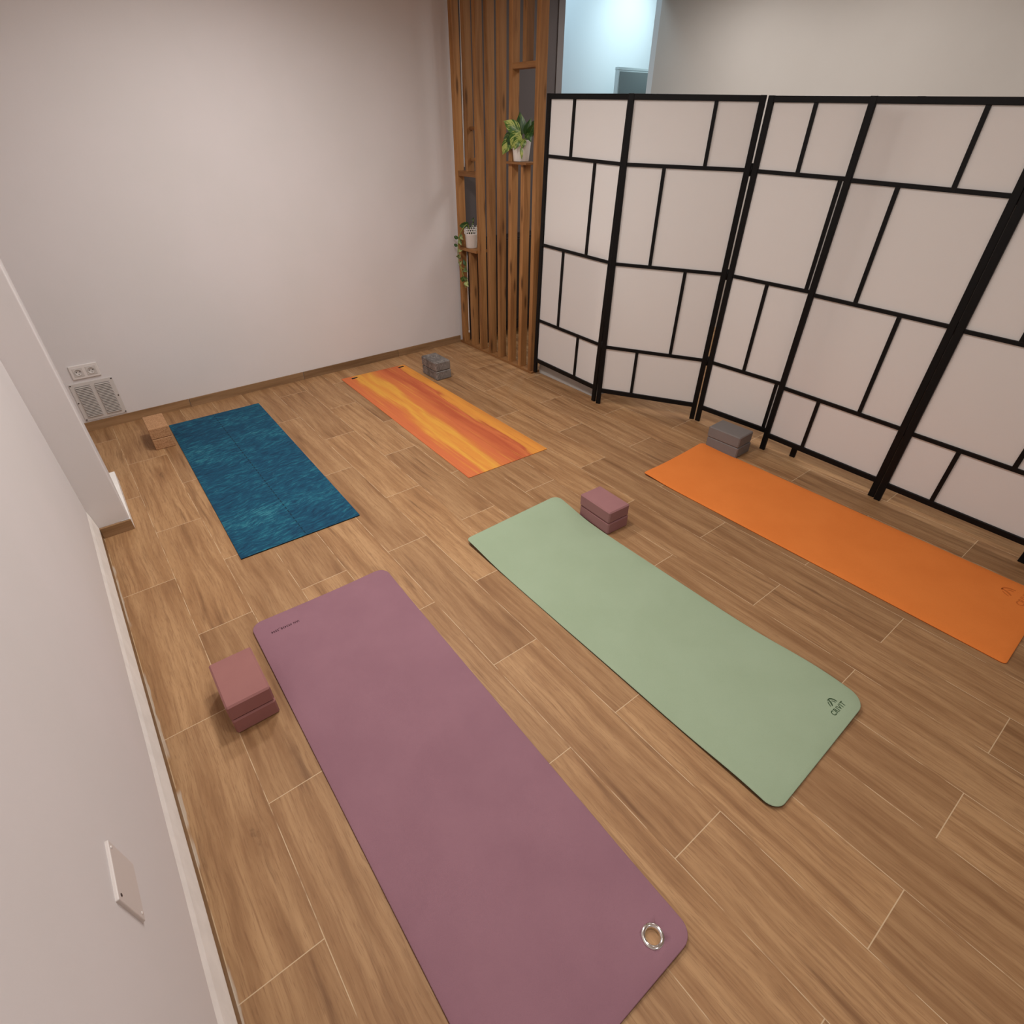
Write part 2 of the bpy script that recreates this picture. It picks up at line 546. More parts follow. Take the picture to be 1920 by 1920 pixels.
def leaf_material(name, dark, pale, amount, sub):
    k = NT(name)
    uv = k.n('UVMap')
    s = k.n('SeparateXYZ')
    k.link(uv.outputs[0], s.inputs[0])
    u, v = s.outputs[0], s.outputs[1]
    oi, x, y, z = k.obj()
    au = k.math('ABSOLUTE', u)
    # pale feathering that runs out from the midrib along the side veins
    vein = k.noise(k.comb(k.math('MULTIPLY', k.math('SUBTRACT', v, k.math('MULTIPLY', au, 0.45)), 9.0), k.math('MULTIPLY', u, 0.8), 1.0), 1.0, 3, 0.6)
    reg = k.noise(oi, 14.0, 2)
    f = k.math('ADD', k.math('MULTIPLY', vein, 1.0), k.math('MULTIPLY', k.math('SUBTRACT', reg, 0.5), 0.55))
    c = k.mix(k.smooth(f, amount - 0.06, amount + 0.07), dark, pale)
    mid = k.math('SUBTRACT', 1.0, k.smooth(au, 0.02, 0.07))
    c = k.mix(k.math('MULTIPLY', mid, 0.5), c, pale)
    k.color(c)
    k.set(Roughness=0.4, Specular_IOR_Level=0.4)
    M[name] = k.m
leaf_material('leaf_variegated', (0.040, 0.115, 0.012, 1), (0.42, 0.48, 0.13, 1), 0.50, 0)
leaf_material('leaf_dark', (0.018, 0.060, 0.010, 1), (0.16, 0.24, 0.06, 1), 0.62, 0)
leaf_material('leaf_small', (0.05, 0.095, 0.02, 1), (0.42, 0.46, 0.17, 1), 0.50, 0)

# ---------------------------------------------------------------- the room
FY = 4.356
RX = 5.435
CZ = 2.70
BY = -2.6
PT = 0.10

def box_obj(name, lo, hi, mat, bev=0.0, parent=None):
    bm = bmesh.new()
    add_box(bm, lo, hi, bev)
    return from_bm(name, bm, mat, parent)

struct(box_obj('floor', (-0.3, BY - 0.1, -0.1), (7.6, 5.9, 0.0), M['oak_tiles']))
struct(box_obj('ceiling', (-0.3, BY - 0.1, CZ), (RX + 0.12, FY, CZ + 0.1), M['ceiling_paint']))
NZ = 3.4
struct(box_obj('ceiling_next_room', (2.9, FY - 0.2, NZ), (7.6, 5.9, NZ + 0.1), M['ceiling_paint']))
struct(box_obj('wall_over_door', (2.9, FY, CZ), (RX + 0.13, FY + PT, NZ), M['cool_white']))
struct(box_obj('wall_left', (-0.2, BY - 0.1, 0.0), (0.0, FY + 0.1, CZ), M['white_plaster']))
struct(box_obj('wall_far', (0.0, FY, 0.0), (3.187, FY + PT, CZ), M['white_plaster']))
struct(box_obj('wall_far_grey', (3.187, FY, 0.0), (4.24, FY + PT, CZ), M['dark_grey_paint']))
struct(box_obj('wall_right', (RX, BY - 0.1, 0.0), (RX + 0.12, FY, CZ), M['beige_paint']))
struct(box_obj('wall_back', (-0.2, BY - 0.1, 0.0), (RX + 0.12, BY, CZ), M['white_plaster']))
# doorway jambs and the cool lit room behind it
struct(box_obj('trim_1', (4.207, FY - 0.012, 0.0), (4.275, FY + PT, CZ), M['mid_grey_paint'], 0.002))
struct(box_obj('trim_2', (RX, FY, 0.0), (RX + 0.12, FY + 0.062, CZ - 0.001), M['cool_white']))
struct(box_obj('wall_next_room', (3.0, 5.62, 0.0), (7.6, 5.75, NZ), M['cool_white']))
struct(box_obj('wall_next_room_left', (3.0, FY + PT, 0.0), (3.1, 5.62, NZ), M['cool_white']))
struct(box_obj('wall_next_room_right', (7.3, FY - 0.2, 0.0), (7.4, 5.62, NZ), M['cool_white']))
struct(box_obj('wall_next_room_front', (RX + 0.12, FY - 0.1, 0.0), (7.3, FY, NZ), M['cool_white']))

# plastered fin on the left wall, its foot and its skirting
def prism(name, poly, z0, z1, mat, bev=0.0):
    bm = bmesh.new()
    lo = [bm.verts.new((x, y, z0)) for x, y in poly]
    hi = [bm.verts.new((x, y, z1)) for x, y in poly]
    n = len(poly)
    bm.faces.new(lo[::-1])
    bm.faces.new(hi)
    for i in range(n):
        bm.faces.new((lo[i], lo[(i + 1) % n], hi[(i + 1) % n], hi[i]))
    bmesh.ops.recalc_face_normals(bm, faces=list(bm.faces))
    if bev:
        es = [e for e in bm.edges if abs(e.verts[0].co.z - e.verts[1].co.z) > 0.5]
        bmesh.ops.bevel(bm, geom=es, offset=bev, segments=4, profile=0.5, affect='EDGES')
    return from_bm(name, bm, mat)
struct(prism('wall_fin', [(-0.05, 2.940), (0.150, 2.940), (0.126, 3.61), (-0.05, 3.61)], 0.0, CZ, M['white_plaster'], 0.006))
struct(prism('trim_3', [(0.110, 2.934), (0.152, 2.934), (0.157, 3.52), (0.105, 3.52)], 0.0, 0.058, M['white_bead']))
struct(box_obj('baseboard_fin', (0.013, 2.926, 0.0), (0.151, 2.9395, 0.058), M['skirting_tile'], 0.0015))
# skirting under the far wall, in tile lengths
for i, (a, b) in enumerate(((0.0, 0.742), (0.745, 1.602), (1.605, 2.466), (2.469, 3.137))):
    struct(box_obj('baseboard_far', (a, FY - 0.010, 0.0), (b, FY, 0.060), M['skirting_tile'], 0.001))
# left wall: pale sloping plaster bead over a thin tile skirting
bm = bmesh.new()
ys = [BY + (2.938 - BY) * k / 60 for k in range(61)]
rows = []
for k, yy in enumerate(ys):
    w = 0.006 * mnoise.noise(Vector((yy * 3.1, 0.3, 0)))
    rows.append([bm.verts.new((-0.001, yy, 0.172 + w)), bm.verts.new((0.0055, yy, 0.140 + w)), bm.verts.new((0.0135 + w * 0.2, yy, 0.062)), bm.verts.new((0.0135, yy, 0.0555)), bm.verts.new((-0.001, yy, 0.0555))])
for a, b in zip(rows, rows[1:]):
    for q in range(5):
        bm.faces.new((a[q], a[(q + 1) % 5], b[(q + 1) % 5], b[q]))
bm.faces.new(rows[0])
bm.faces.new(rows[-1][::-1])
bmesh.ops.recalc_face_normals(bm, faces=list(bm.faces))
struct(from_bm('trim_4', bm, M['white_bead']))
struct(box_obj('baseboard_left', (0.0, BY, 0.0), (0.012, 2.925, 0.0555), M['skirting_tile_left'], 0.001))

# ---------------------------------------------------------------- slatted wood partition
part = thing('slat_partition', 'floor to ceiling stained pine slat partition with small shelves, standing against the white wall', 'partition', (3.14, 3.83, 0))
def pbox(name, lo, hi, mat='stained_pine', bev=0.0015):
    # mesh coordinates are given in the world, stored relative to the partition
    c = Vector(((lo[0] + hi[0]) / 2, (lo[1] + hi[1]) / 2, lo[2]))
    bm = bmesh.new()
    add_box(bm, Vector(lo) - c, Vector(hi) - c, bev)
    o = from_bm(name, bm, M[mat], part)
    o.location = c - Vector((3.14, 3.83, 0))
    return o
SL = [4.297, 4.148, 4.014, 3.878, 3.743, 3.604, 3.464, 3.334]
XF, XB = 3.140, 3.200
for i, yc in enumerate(SL):
    h = 0.019 if i else 0.021
    xb = 3.205 if i == 7 else XB
    if i == 1:
        pbox('slat', (XF, yc - h, 1.375), (XB, yc + h, CZ - 0.001))
        pbox('slat', (XF, yc - h, 0.018), (XB, yc + h, 0.806))
    elif i == 6:
        pbox('slat', (XF, yc - h, 1.993), (XB, yc + h, CZ - 0.001))
        pbox('slat', (XF, yc - h, 0.018), (XB, yc + h, 1.448))
    else:
        pbox('slat', (XF, yc - h, 0.018), (xb, yc + h, CZ - 0.001))
pbox('base_board', (3.135, 3.300, 0.0), (3.222, 4.345, 0.018), 'pine_flat')
S = lambda i, s: SL[i] + s * 0.019
pbox('shelf', (3.142, S(2, 1), 1.340), (3.220, S(0, -1) - 0.002, 1.375), 'pine_flat')
pbox('shelf', (3.125, S(2, 1), 0.807), (3.240, S(0, -1) - 0.002, 0.828), 'pine_flat')
pbox('shelf', (3.142, S(7, 1), 1.962), (3.220, S(5, -1), 1.993), 'pine_flat')
pbox('shelf', (3.118, S(7, 1) + 0.05, 1.448), (3.245, 3.622, 1.462), 'pine_flat')
for zz in (1.637, 1.442):
    pbox('spacer', (3.165, S(2, 1), zz), (3.190, S(1, -1), zz + 0.022), 'pine_flat')

# white cord hanging between the first slats
bm = bmesh.new()
add_tube(bm, spline([(3.172, 4.203, CZ - 0.002), (3.170, 4.207, 2.35), (3.168, 4.214, 1.90), (3.168, 4.222, 1.40)], 8), 0.0035)
tag(from_bm('hanging_cord', bm, M['white_cord']), 'white cord running down between the two slats nearest the white wall, above the small shelf', 'cord')
bm = bmesh.new()
add_tube(bm, spline([(3.166, 4.226, 0.806), (3.162, 4.229, 0.45), (3.160, 4.230, 0.115)], 8), 0.0035)
add_tube(bm, [(3.160, 4.230, 0.128), (3.160, 4.230, 0.108)], 0.006)
tag(from_bm('hanging_cord', bm, M['white_cord']), 'white cord end hanging below the shelf with the trailing plant', 'cord')

# ---------------------------------------------------------------- plants
def add_leaf(bm, uvl, base, tip, width, up, curl=0.15, fold=0.25, n=10, mi=0):
    base, tip, up = Vector(base), Vector(tip), Vector(up)
    d = tip - base
    L = d.length
    d = d.normalized()
    side = d.cross(up).normalized()
    nn = side.cross(d).normalized()
    rows = []
    for i in range(n + 1):
        t = i / n
        w = width * 0.5 * (math.sin(math.pi * t ** 0.70) ** 1.1) * (1.0 if t < 0.99 else 0.05) + 0.0004
        ctr = base + d * (L * t) + nn * (curl * L * math.sin(math.pi * t))
        rows.append([(ctr + side * (w * s) - nn * 0 + nn * (fold * w * abs(s)), s, t) for s in (-1, -0.5, 0, 0.5, 1)])
    vs = [[bm.verts.new(p) for p, s, t in r] for r in rows]
    for i in range(n):
        for j in range(4):
            f = bm.faces.new((vs[i][j], vs[i][j + 1], vs[i + 1][j + 1], vs[i + 1][j]))
            f.smooth = True
            f.material_index = mi
            data = [rows[i][j], rows[i][j + 1], rows[i + 1][j + 1], rows[i + 1][j]]
            for lp, (p, s, t) in zip(f.loops, data):
                lp[uvl].uv = (s, t)

TOC = Vector((-0.62, -0.75, 0.1))   # towards the room
# plant on the higher shelf
pc = Vector((3.180, 3.530, 1.462))
pl2 = thing('potted_plant', 'bushy plant with cream streaked leaves in plain white pot on higher slat shelf', 'plant', pc)
bm = bmesh.new()
add_lathe(bm, [(0.0, 0.001), (0.050, 0.001), (0.053, 0.005), (0.0665, 0.118), (0.0675, 0.122), (0.0655, 0.124), (0.0635, 0.120), (0.058, 0.095), (0.0, 0.095)], 48)
from_bm('pot', bm, M['ceramic_white'], pl2)
bm = bmesh.new()
add_lathe(bm, [(0.0, 0.104), (0.03, 0.106), (0.061, 0.100), (0.061, 0.096), (0, 0.096)], 24)
from_bm('soil', bm, M['soil'], pl2)
bm = bmesh.new()
uvl = bm.loops.layers.uv.new('UVMap')
def lf(b, t, w, curl=0.12, mi=0, fold=0.25, up=TOC):
    add_leaf(bm, uvl, Vector(b) - pc, Vector(t) - pc, w, up, curl, fold, 10, mi)
lf((3.165, 3.505, 1.615), (3.170, 3.540, 1.742), 0.070, 0.08, 1)
lf((3.175, 3.485, 1.610), (3.200, 3.455, 1.708), 0.050, 0.08, 1)
lf((3.150, 3.500, 1.628), (3.100, 3.625, 1.692), 0.078, 0.10, 0)
lf((3.145, 3.520, 1.640), (3.105, 3.545, 1.535), 0.085, 0.16, 0)
lf((3.140, 3.500, 1.610), (3.095, 3.500, 1.530), 0.060, 0.18, 0)
lf((3.150, 3.540, 1.612), (3.120, 3.655, 1.590), 0.058, 0.20, 1)
lf((3.130, 3.590, 1.598), (3.100, 3.640, 1.500), 0.066, 0.08, 0)
lf((3.140, 3.570, 1.600), (3.110, 3.615, 1.560), 0.050, 0.12, 1)
lf((3.190, 3.475, 1.600), (3.190, 3.395, 1.688), 0.055, 0.10, 1)
lf((3.210, 3.500, 1.620), (3.260, 3.470, 1.700), 0.055, 0.10, 1)
lf((3.170, 3.450, 1.625), (3.160, 3.400, 1.575), 0.056, 0.15, 1)
lf((3.150, 3.470, 1.595), (3.130, 3.460, 1.535), 0.045, 0.15, 0)
lf((3.120, 3.455, 1.548), (3.118, 3.448, 1.478), 0.022, 0.10, 0)
lf((3.200, 3.560, 1.600), (3.240, 3.640, 1.660), 0.060, 0.10, 1)
from_bm('foliage', bm, M['leaf_variegated'], pl2, False, [M['leaf_dark']])
bm = bmesh.new()
for tgt in ((3.165, 3.505, 1.618), (3.150, 3.502, 1.630), (3.145, 3.522, 1.640), (3.190, 3.475, 1.602), (3.170, 3.450, 1.626), (3.130, 3.590, 1.60), (3.15, 3.54, 1.612), (3.21, 3.50, 1.62)):
    t = Vector(tgt) - pc
    add_tube(bm, spline([(0.15 * t.x, 0.15 * t.y, 0.100), (t.x * 0.55, t.y * 0.55, t.z * 0.75 + 0.02), t], 4), 0.0028, 6, 0.0018)
add_tube(bm, spline([Vector((3.175, 3.47, 1.575)) - pc, Vector((3.125, 3.448, 1.592)) - pc, Vector((3.118, 3.452, 1.545)) - pc], 5), 0.0025, 6)
from_bm('stem', bm, M['stem_green'], pl2)

# trailing plant in the lace edged pot on the lower shelf
qc = Vector((3.185, 4.182, 0.828))
pl1 = thing('potted_plant', 'trailing vine in white lace rimmed pot on lower slat shelf beside the white wall', 'plant', qc)
bm = bmesh.new()
add_lathe(bm, [(0.0, 0.001), (0.043, 0.001), (0.046, 0.004), (0.053, 0.100), (0.055, 0.102), (0.055, 0.106), (0.051, 0.106), (0.050, 0.095), (0.0, 0.095)], 48)
from_bm('pot', bm, M['metal_white'], pl1)
bm = bmesh.new()
NL = 18
for k in range(NL):
    a = 2 * math.pi * k / NL
    for row, (rr, zz, rad) in enumerate(((0.0555, 0.118, 0.0098), (0.0575, 0.137, 0.0098), (0.059, 0.152, 0.0085))):
        aa = a + (math.pi / NL if row == 1 else 0)
        if row == 2 and k % 2:
            continue
        pts = [(rr * math.cos(aa) - rad * math.sin(aa) * math.cos(q), rr * math.sin(aa) + rad * math.cos(aa) * math.cos(q), zz + rad * math.sin(q)) for q in [2 * math.pi * s / 10 for s in range(11)]]
        add_tube(bm, pts, 0.0024, 5)
add_tube(bm, [(0.0545 * math.cos(2 * math.pi * s / 40), 0.0545 * math.sin(2 * math.pi * s / 40), 0.107) for s in range(41)], 0.0022, 6)
from_bm('lace_rim', bm, M['metal_white'], pl1)
bm = bmesh.new()
add_lathe(bm, [(0.0, 0.110), (0.049, 0.107), (0.049, 0.100), (0.0, 0.100)], 24)
from_bm('soil', bm, M['soil'], pl1)
vine1 = spline([Vector(p) - qc for p in ((3.175, 4.190, 0.935), (3.150, 4.180, 1.005), (3.110, 4.195, 0.975), (3.100, 4.240, 0.908), (3.098, 4.264, 0.803), (3.098, 4.262, 0.719), (3.098, 4.219, 0.660), (3.098, 4.190, 0.603), (3.098, 4.165, 0.572))], 6)
vine2 = spline([Vector(p) - qc for p in ((3.098, 4.245, 0.690), (3.096, 4.190, 0.672), (3.098, 4.150, 0.690), (3.100, 4.145, 0.737))], 6)
vine3 = spline([Vector(p) - qc for p in ((3.180, 4.165, 0.935), (3.185, 4.150, 1.020), (3.190, 4.140, 1.050))], 6)
bm = bmesh.new()
add_tube(bm, vine1, 0.0042, 7, 0.0026)
add_tube(bm, vine2, 0.0028, 6, 0.0018)
add_tube(bm, vine3, 0.0018, 6, 0.0012)
from_bm('vine', bm, M['stem_green'], pl1)
bm = bmesh.new()
uvl = bm.loops.layers.uv.new('UVMap')
rnd = random.Random(5)
def lv(p, d, L, w, mi=0, up=TOC, curl=0.12):
    p = Vector(p) - qc
    L, w = L * 1.18, w * 1.3
    add_leaf(bm, uvl, p, p + Vector(d).normalized() * L, w, up, curl, 0.3, 8, mi)
lv((3.100, 4.245, 0.900), (-0.15, 0.9, 0.10), 0.052, 0.022, 1)
lv((3.099, 4.265, 0.835), (-0.15, 0.75, 0.25), 0.040, 0.018, 1)
lv((3.100, 4.225, 0.925), (-0.1, -0.75, -0.35), 0.055, 0.028, 0)
lv((3.100, 4.240, 0.890), (-0.1, -0.7, -0.6), 0.050, 0.026, 0)
lv((3.098, 4.262, 0.805), (0.0, -0.85, 0.1), 0.060, 0.020, 0)
lv((3.098, 4.262, 0.745), (-0.1, -0.6, 0.55), 0.050, 0.034, 0)
lv((3.098, 4.255, 0.70), (0.0, -0.8, 0.5), 0.050, 0.024, 0)
lv((3.098, 4.18, 0.675), (-0.1, -0.7, -0.15), 0.060, 0.036, 0)
lv((3.098, 4.15, 0.70), (-0.1, 0.5, 0.8), 0.050, 0.020, 1)
lv((3.098, 4.19, 0.61), (-0.1, 0.35, -0.75), 0.045, 0.032, 1)
lv((3.098, 4.18, 0.595), (-0.1, -0.8, 0.2), 0.055, 0.034, 1)
lv((3.098, 4.165, 0.575), (-0.1, -0.7, -0.4), 0.055, 0.036, 0)
lv((3.098, 4.160, 0.570), (-0.1, -0.1, -0.9), 0.040, 0.024, 0)
lv((3.15, 4.185, 1.000), (-0.5, 0.6, -0.1), 0.060, 0.034, 1)
lv((3.15, 4.175, 1.000), (-0.5, -0.4, 0.1), 0.055, 0.034, 1)
lv((3.17, 4.160, 0.985), (-0.4, -0.6, 0.25), 0.050, 0.032, 1)
lv((3.17, 4.190, 0.985), (-0.2, 0.5, 0.35), 0.050, 0.032, 1)
for k, (zz, s) in enumerate(((1.000, 1), (1.018, -1), (1.032, 1), (1.045, -1))):
    lv((3.186, 4.148, zz), (-0.2, 0.8 * s, 0.6), 0.020, 0.008, 1)
from_bm('foliage', bm, M['leaf_small'], pl1, False, [M['leaf_dark']])

# ---------------------------------------------------------------- folding screens
def panel_parts(root, A, ang, width, taper, kind, z0=0.0, roll=0.0, hinge=True):
    """one panel: local u along the width, w depth (negative = towards the room), v up"""
    mt = Matrix.Translation(Vector(A)) @ Matrix.Rotation(ang, 4, 'Z') @ Matrix.Rotation(roll, 4, 'Y')
    T, ST = 0.018, 0.032
    H, k = 1.80, 1.0
    def fit(b):
        for v in b.verts:
            v.co.z *= taper[0] + (taper[1] - taper[0]) * v.co.x / width
        return b
    bm = bmesh.new()
    for u0 in (0.0, width - ST):
        add_box(bm, (u0, 0, 0), (u0 + ST, T, H), 0.0025)
    rails = [(0.088, 0.118), (0.409, 0.430), (0.940, 0.959), (1.468, 1.487), (1.772, 1.799)]
    for a, b in (rails[0], rails[-1]):
        add_box(bm, (ST - 0.001, 0.001, a * k), (width - ST + 0.001, T - 0.001, b * k), 0.002)
    fr = from_bm('panel', fit(bm), M['black_lacquer'], root)
    fr.matrix_local = root.matrix_world.inverted() @ mt if root.matrix_world else mt
    bm = bmesh.new()
    for a, b in rails[1:-1]:
        add_box(bm, (ST - 0.001, 0.003, a * k), (width - ST + 0.001, 0.013, b * k), 0.0015)
    fa, fb = 0.246 / 0.705 * width, 0.465 / 0.705 * width
    seq = (fb, fa, fb, fa) if kind == 'B' else (fa, fb, fa, fb)   # from the top row down
    for r in range(4):
        lo, hi = rails[3 - r][1], rails[4 - r][0]
        add_box(bm, (seq[r] - 0.0098, 0.003, lo * k - 0.001), (seq[r] + 0.0098, 0.013, hi * k + 0.001), 0.0012)
    from_bm('lattice', fit(bm), M['black_lacquer'], fr)
    bm = bmesh.new()
    add_box(bm, (ST - 0.004, 0.0135, 0.095 * k), (width - ST + 0.004, 0.0150, 1.79 * k))
    from_bm('cloth', fit(bm), M['screen_cloth'], fr)
    if hinge:
        for zz in (0.42, 0.95, 1.48):
            bm = bmesh.new()
            add_box(bm, (width - 0.004, 0.004, zz * k - 0.028), (width + 0.012, 0.012, zz * k + 0.028), 0.001)
            add_tube(bm, [(width + 0.004, 0.003, zz * k - 0.03), (width + 0.004, 0.003, zz * k + 0.03)], 0.004, 10)
            from_bm('hinge', fit(bm), M['black_lacquer'], fr)
    return fr

def ang_of(a, b):
    return math.atan2(b[1] - a[1], b[0] - a[0])

scA = thing('folding_screen', 'white folding screen with black lattice beside the slat partition, partly behind another', 'folding screen', (3.138, 2.57, 0))
bpy.context.view_layer.update()
P1a, P1b = (3.150, 3.292), (3.150, 2.580)
P2a, P2b = (3.1395, 2.560), (3.490, 1.949)
P3a, P3b = (3.488, 1.937), (3.533, 1.228)
panel_parts(scA, (P1a[0], P1a[1] + 0.001, 0.020), ang_of(P1a, P1b), 0.706, (1.006, 1.005), 'A', 0, math.asin(0.018 / 0.712))
panel_parts(scA, (P2a[0], P2a[1], 0.0), ang_of(P2a, P2b), 0.707, (1.0065, 0.997), 'B')
panel_parts(scA, (P3a[0], P3a[1], 0.0), ang_of(P3a, P3b), 0.708, (0.996, 0.985), 'A', hinge=False)
scB = thing('folding_screen', 'white folding screen with black lattice at right, overlapping the other beside the orange mat', 'folding screen', (3.46, 0.73, 0))
bpy.context.view_layer.update()
P4a, P4b = (3.473, 1.432), (3.461, 0.735)
P5a, P5b = (3.448, 0.722), (3.435, 0.030)
P6a, P6b = (3.436, 0.016), (3.74, -0.61)
panel_parts(scB, (P4a[0], P4a[1], 0.0), ang_of(P4a, P4b), 0.705, (0.988, 0.9765), 'B')
panel_parts(scB, (P5a[0], P5a[1], 0.0), ang_of(P5a, P5b), 0.692, (0.9745, 0.966), 'B')
panel_parts(scB, (P6a[0], P6a[1], 0.0), ang_of(P6a, P6b), 0.692, (0.966, 0.96), 'A', hinge=False)

# ---------------------------------------------------------------- behind the screens
ct = thing('reception_counter', 'low grey counter whose foot shows under the leftmost screen panel', 'counter', (3.45, 2.95, 0))
bm = bmesh.new()
add_box(bm, (-0.245, -0.30, 0.0), (0.25, 0.33, 1.02), 0.004)
from_bm('body', bm, M['light_grey_paint'], ct)
bm = bmesh.new()
add_box(bm, (-0.248, -0.31, 1.02), (0.27, 0.34, 1.05), 0.004)
from_bm('worktop', bm, M['white_plastic'], ct)
cb = thing('sideboard', 'black sideboard standing against the dark wall behind the wooden slats', 'sideboard', (3.75, 4.24, 0))
bm = bmesh.new()
add_box(bm, (-0.47, -0.09, 0.15), (0.47, 0.095, 0.87), 0.003)
from_bm('body', bm, M['black_cabinet'], cb)
for sx in (-1, 1):
    for sy in (-1, 1):
        bm = bmesh.new()
        add_box(bm, (sx * 0.43 - 0.018, sy * 0.065 - 0.018, 0.0), (sx * 0.43 + 0.018, sy * 0.065 + 0.018, 0.15), 0.002)
        from_bm('leg', bm, M['black_cabinet'], cb)
for sx in (-1, 1):
    bm = bmesh.new()
    add_box(bm, (sx * 0.235 - 0.228, -0.102, 0.165), (sx * 0.235 + 0.228, -0.091, 0.855), 0.002)
    from_bm('door', bm, M['black_cabinet'], cb)
wd = thing('cupboard', 'grey cupboard panel with pale top edge in the blue lit room through the doorway', 'cupboard', (6.36, 5.23, 0))
bm = bmesh.new()
add_box(bm, (-0.485, -0.025, 0.0), (0.46, 0.025, 2.13), 0.003)
from_bm('body', bm, M['cabinet_edge'], wd)
bm = bmesh.new()
add_box(bm, (-0.487, -0.028, 2.13), (0.46, 0.028, 2.155), 0.003)
from_bm('top_edge', bm, M['cabinet_edge'], wd)
bm = bmesh.new()
add_box(bm, (-0.468, -0.034, 0.05), (0.45, -0.0255, 2.118), 0.002)
from_bm('door', bm, M['cabinet_grey'], wd)

# ---------------------------------------------------------------- wall fittings
# double socket on the far wall
sk = thing('wall_socket', 'white double power socket on the far wall above the ventilation grille', 'socket', (0.2245, FY, 0.393))
bm = bmesh.new()
add_box(bm, (-0.079, -0.011, -0.0445), (0.079, 0.0, 0.0445), 0.005, 3)
from_bm('face_plate', bm, M['white_plastic'], sk)
for sx in (-0.036, 0.036):
    bm = bmesh.new()
    add_box(bm, (sx - 0.0275, -0.0135, -0.0275), (sx + 0.0275, -0.0105, 0.0275), 0.001)
    mt = Matrix.Translation((sx, -0.0136, 0)) @ Matrix.Rotation(RAD(90), 4, 'X')
    t = bmesh.new()
    add_lathe(t, [(0.0215, 0.0), (0.0215, 0.002), (0.019, 0.002), (0.0185, 0.0005), (0.0, 0.0004)], 32)
    merge(bm, t, 0, mt, True)
    ou = from_bm('outlet', bm, M['vent_metal'], sk)
    bm = bmesh.new()
    for hx, hz, hr in ((-0.0095, 0.003, 0.0032), (0.0095, 0.003, 0.0032), (0.0, -0.012, 0.0025)):
        t = bmesh.new()
        add_lathe(t, [(0.0, 0.0012), (hr, 0.0012), (hr, 0.0)], 14)
        merge(bm, t, 0, Matrix.Translation((sx + hx, -0.0136, hz)) @ Matrix.Rotation(RAD(90), 4, 'X'), True)
    from_bm('hole', bm, M['socket_hole'], ou)

# ventilation grille
vg = thing('vent_grille', 'pale grey metal ventilation grille screwed to the far wall near the corner', 'vent', (0.2285, FY, 0.197))
bm = bmesh.new()
VW, VH = 0.1225, 0.127
add_box(bm, (-VW, -0.006, -VH), (VW, 0.0, VH), 0.0015)
from_bm('frame', bm, M['vent_metal'], vg)
for x0, x1 in ((-0.098, -0.012), (0.012, 0.098)):
    bm = bmesh.new()
    NS = 20
    for q in range(NS):
        zc = -0.104 + 0.208 * (q + 0.5) / NS
        t = bmesh.new()
        add_box(t, (x0, -0.0145, zc - 0.0035), (x1, -0.0062, zc + 0.0015), 0.0008, 1)
        merge(bm, t)
    add_box(bm, (x0, -0.0066, -0.106), (x1, -0.0058, 0.106), 0, 1, 1)  # backing coloured darker to paint in the shade between the blades
    lo = from_bm('louvre', bm, M['vent_metal'], vg, False, [M['vent_gap_shade']])
for px in (-0.115, 0.115):
    for pz in (-0.118, 0.0, 0.118):
        bm = bmesh.new()
        t = bmesh.new()
        add_lathe(t, [(0.0, 0.003), (0.0035, 0.0025), (0.0045, 0.0), (0.0, 0.0)], 14)
        merge(bm, t, 0, Matrix.Translation((px, -0.006, pz)) @ Matrix.Rotation(RAD(90), 4, 'X'), True)
        from_bm('screw', bm, M['screw_dark'], vg)

# blank cover low on the left wall
bp = thing('blank_plate', 'blank beige cover plate on the left wall in the lower left corner', 'cover plate', (0.0, 0.735, 0.585))
bp.rotation_euler = (RAD(3), 0, 0)
bm = bmesh.new()
add_box(bm, (-0.003, -0.058, -0.058), (0.0055, 0.058, 0.058), 0.0018, 2)
from_bm('cover', bm, M['cover_plastic'], bp)
for sy, sz, mm in ((0.046, 0.049, 'screw_pale'), (-0.045, 0.044, 'screw_dark'), (-0.046, -0.047, 'screw_pale')):
    bm = bmesh.new()
    t = bmesh.new()
    add_lathe(t, [(0.0, 0.0012), (0.0028, 0.001), (0.0034, 0.0), (0.0, 0.0)], 12)
    merge(bm, t, 0, Matrix.Translation((0.0055, sy, sz)) @ Matrix.Rotation(RAD(90), 4, 'Y'), True)
    from_bm('screw', bm, M[mm], bp)

# ---------------------------------------------------------------- mats
def round_poly(c, rads, seg=8):
    out = []
    n = len(c)
    for i in range(n):
        p, a, b = Vector(c[i]), Vector(c[i - 1]), Vector(c[(i + 1) % n])
        r = rads[i]
        if r < 1e-4:
            out.append(p)
            continue
        d1, d2 = (a - p).normalized(), (b - p).normalized()
        half = d1.angle(d2) / 2
        tl = r / math.tan(half)
        cen = p + (d1 + d2).normalized() * (r / math.sin(half))
        s, e = p + d1 * tl - cen, p + d2 * tl - cen
        a0 = math.atan2(s.y, s.x)
        da = math.atan2(e.y, e.x) - a0
        while da > math.pi:
            da -= 2 * math.pi
        while da < -math.pi:
            da += 2 * math.pi
        for k in range(seg + 1):
            t = a0 + da * k / seg
            out.append(cen + r * Vector((math.cos(t), math.sin(t))))
    return out

def resample(loop, step):
    out = []
    n = len(loop)
    for i in range(n):
        a, b = loop[i], loop[(i + 1) % n]
        k = max(1, int(math.ceil((b - a).length / step)))
        for q in range(k):
            out.append(a.lerp(b, q / k))
    return out

def inset(loop, d):
    out = []
    n = len(loop)
    for i in range(n):
        a, p, b = loop[i - 1], loop[i], loop[(i + 1) % n]
        e1, e2 = (p - a).normalized(), (b - p).normalized()
        n1, n2 = Vector((-e1.y, e1.x)), Vector((-e2.y, e2.x))
        m = n1 + n2
        if m.length < 1e-6:
            m = n1
        m.normalize()
        out.append(p + m * (d / max(0.5, m.dot(n1))))
    return out

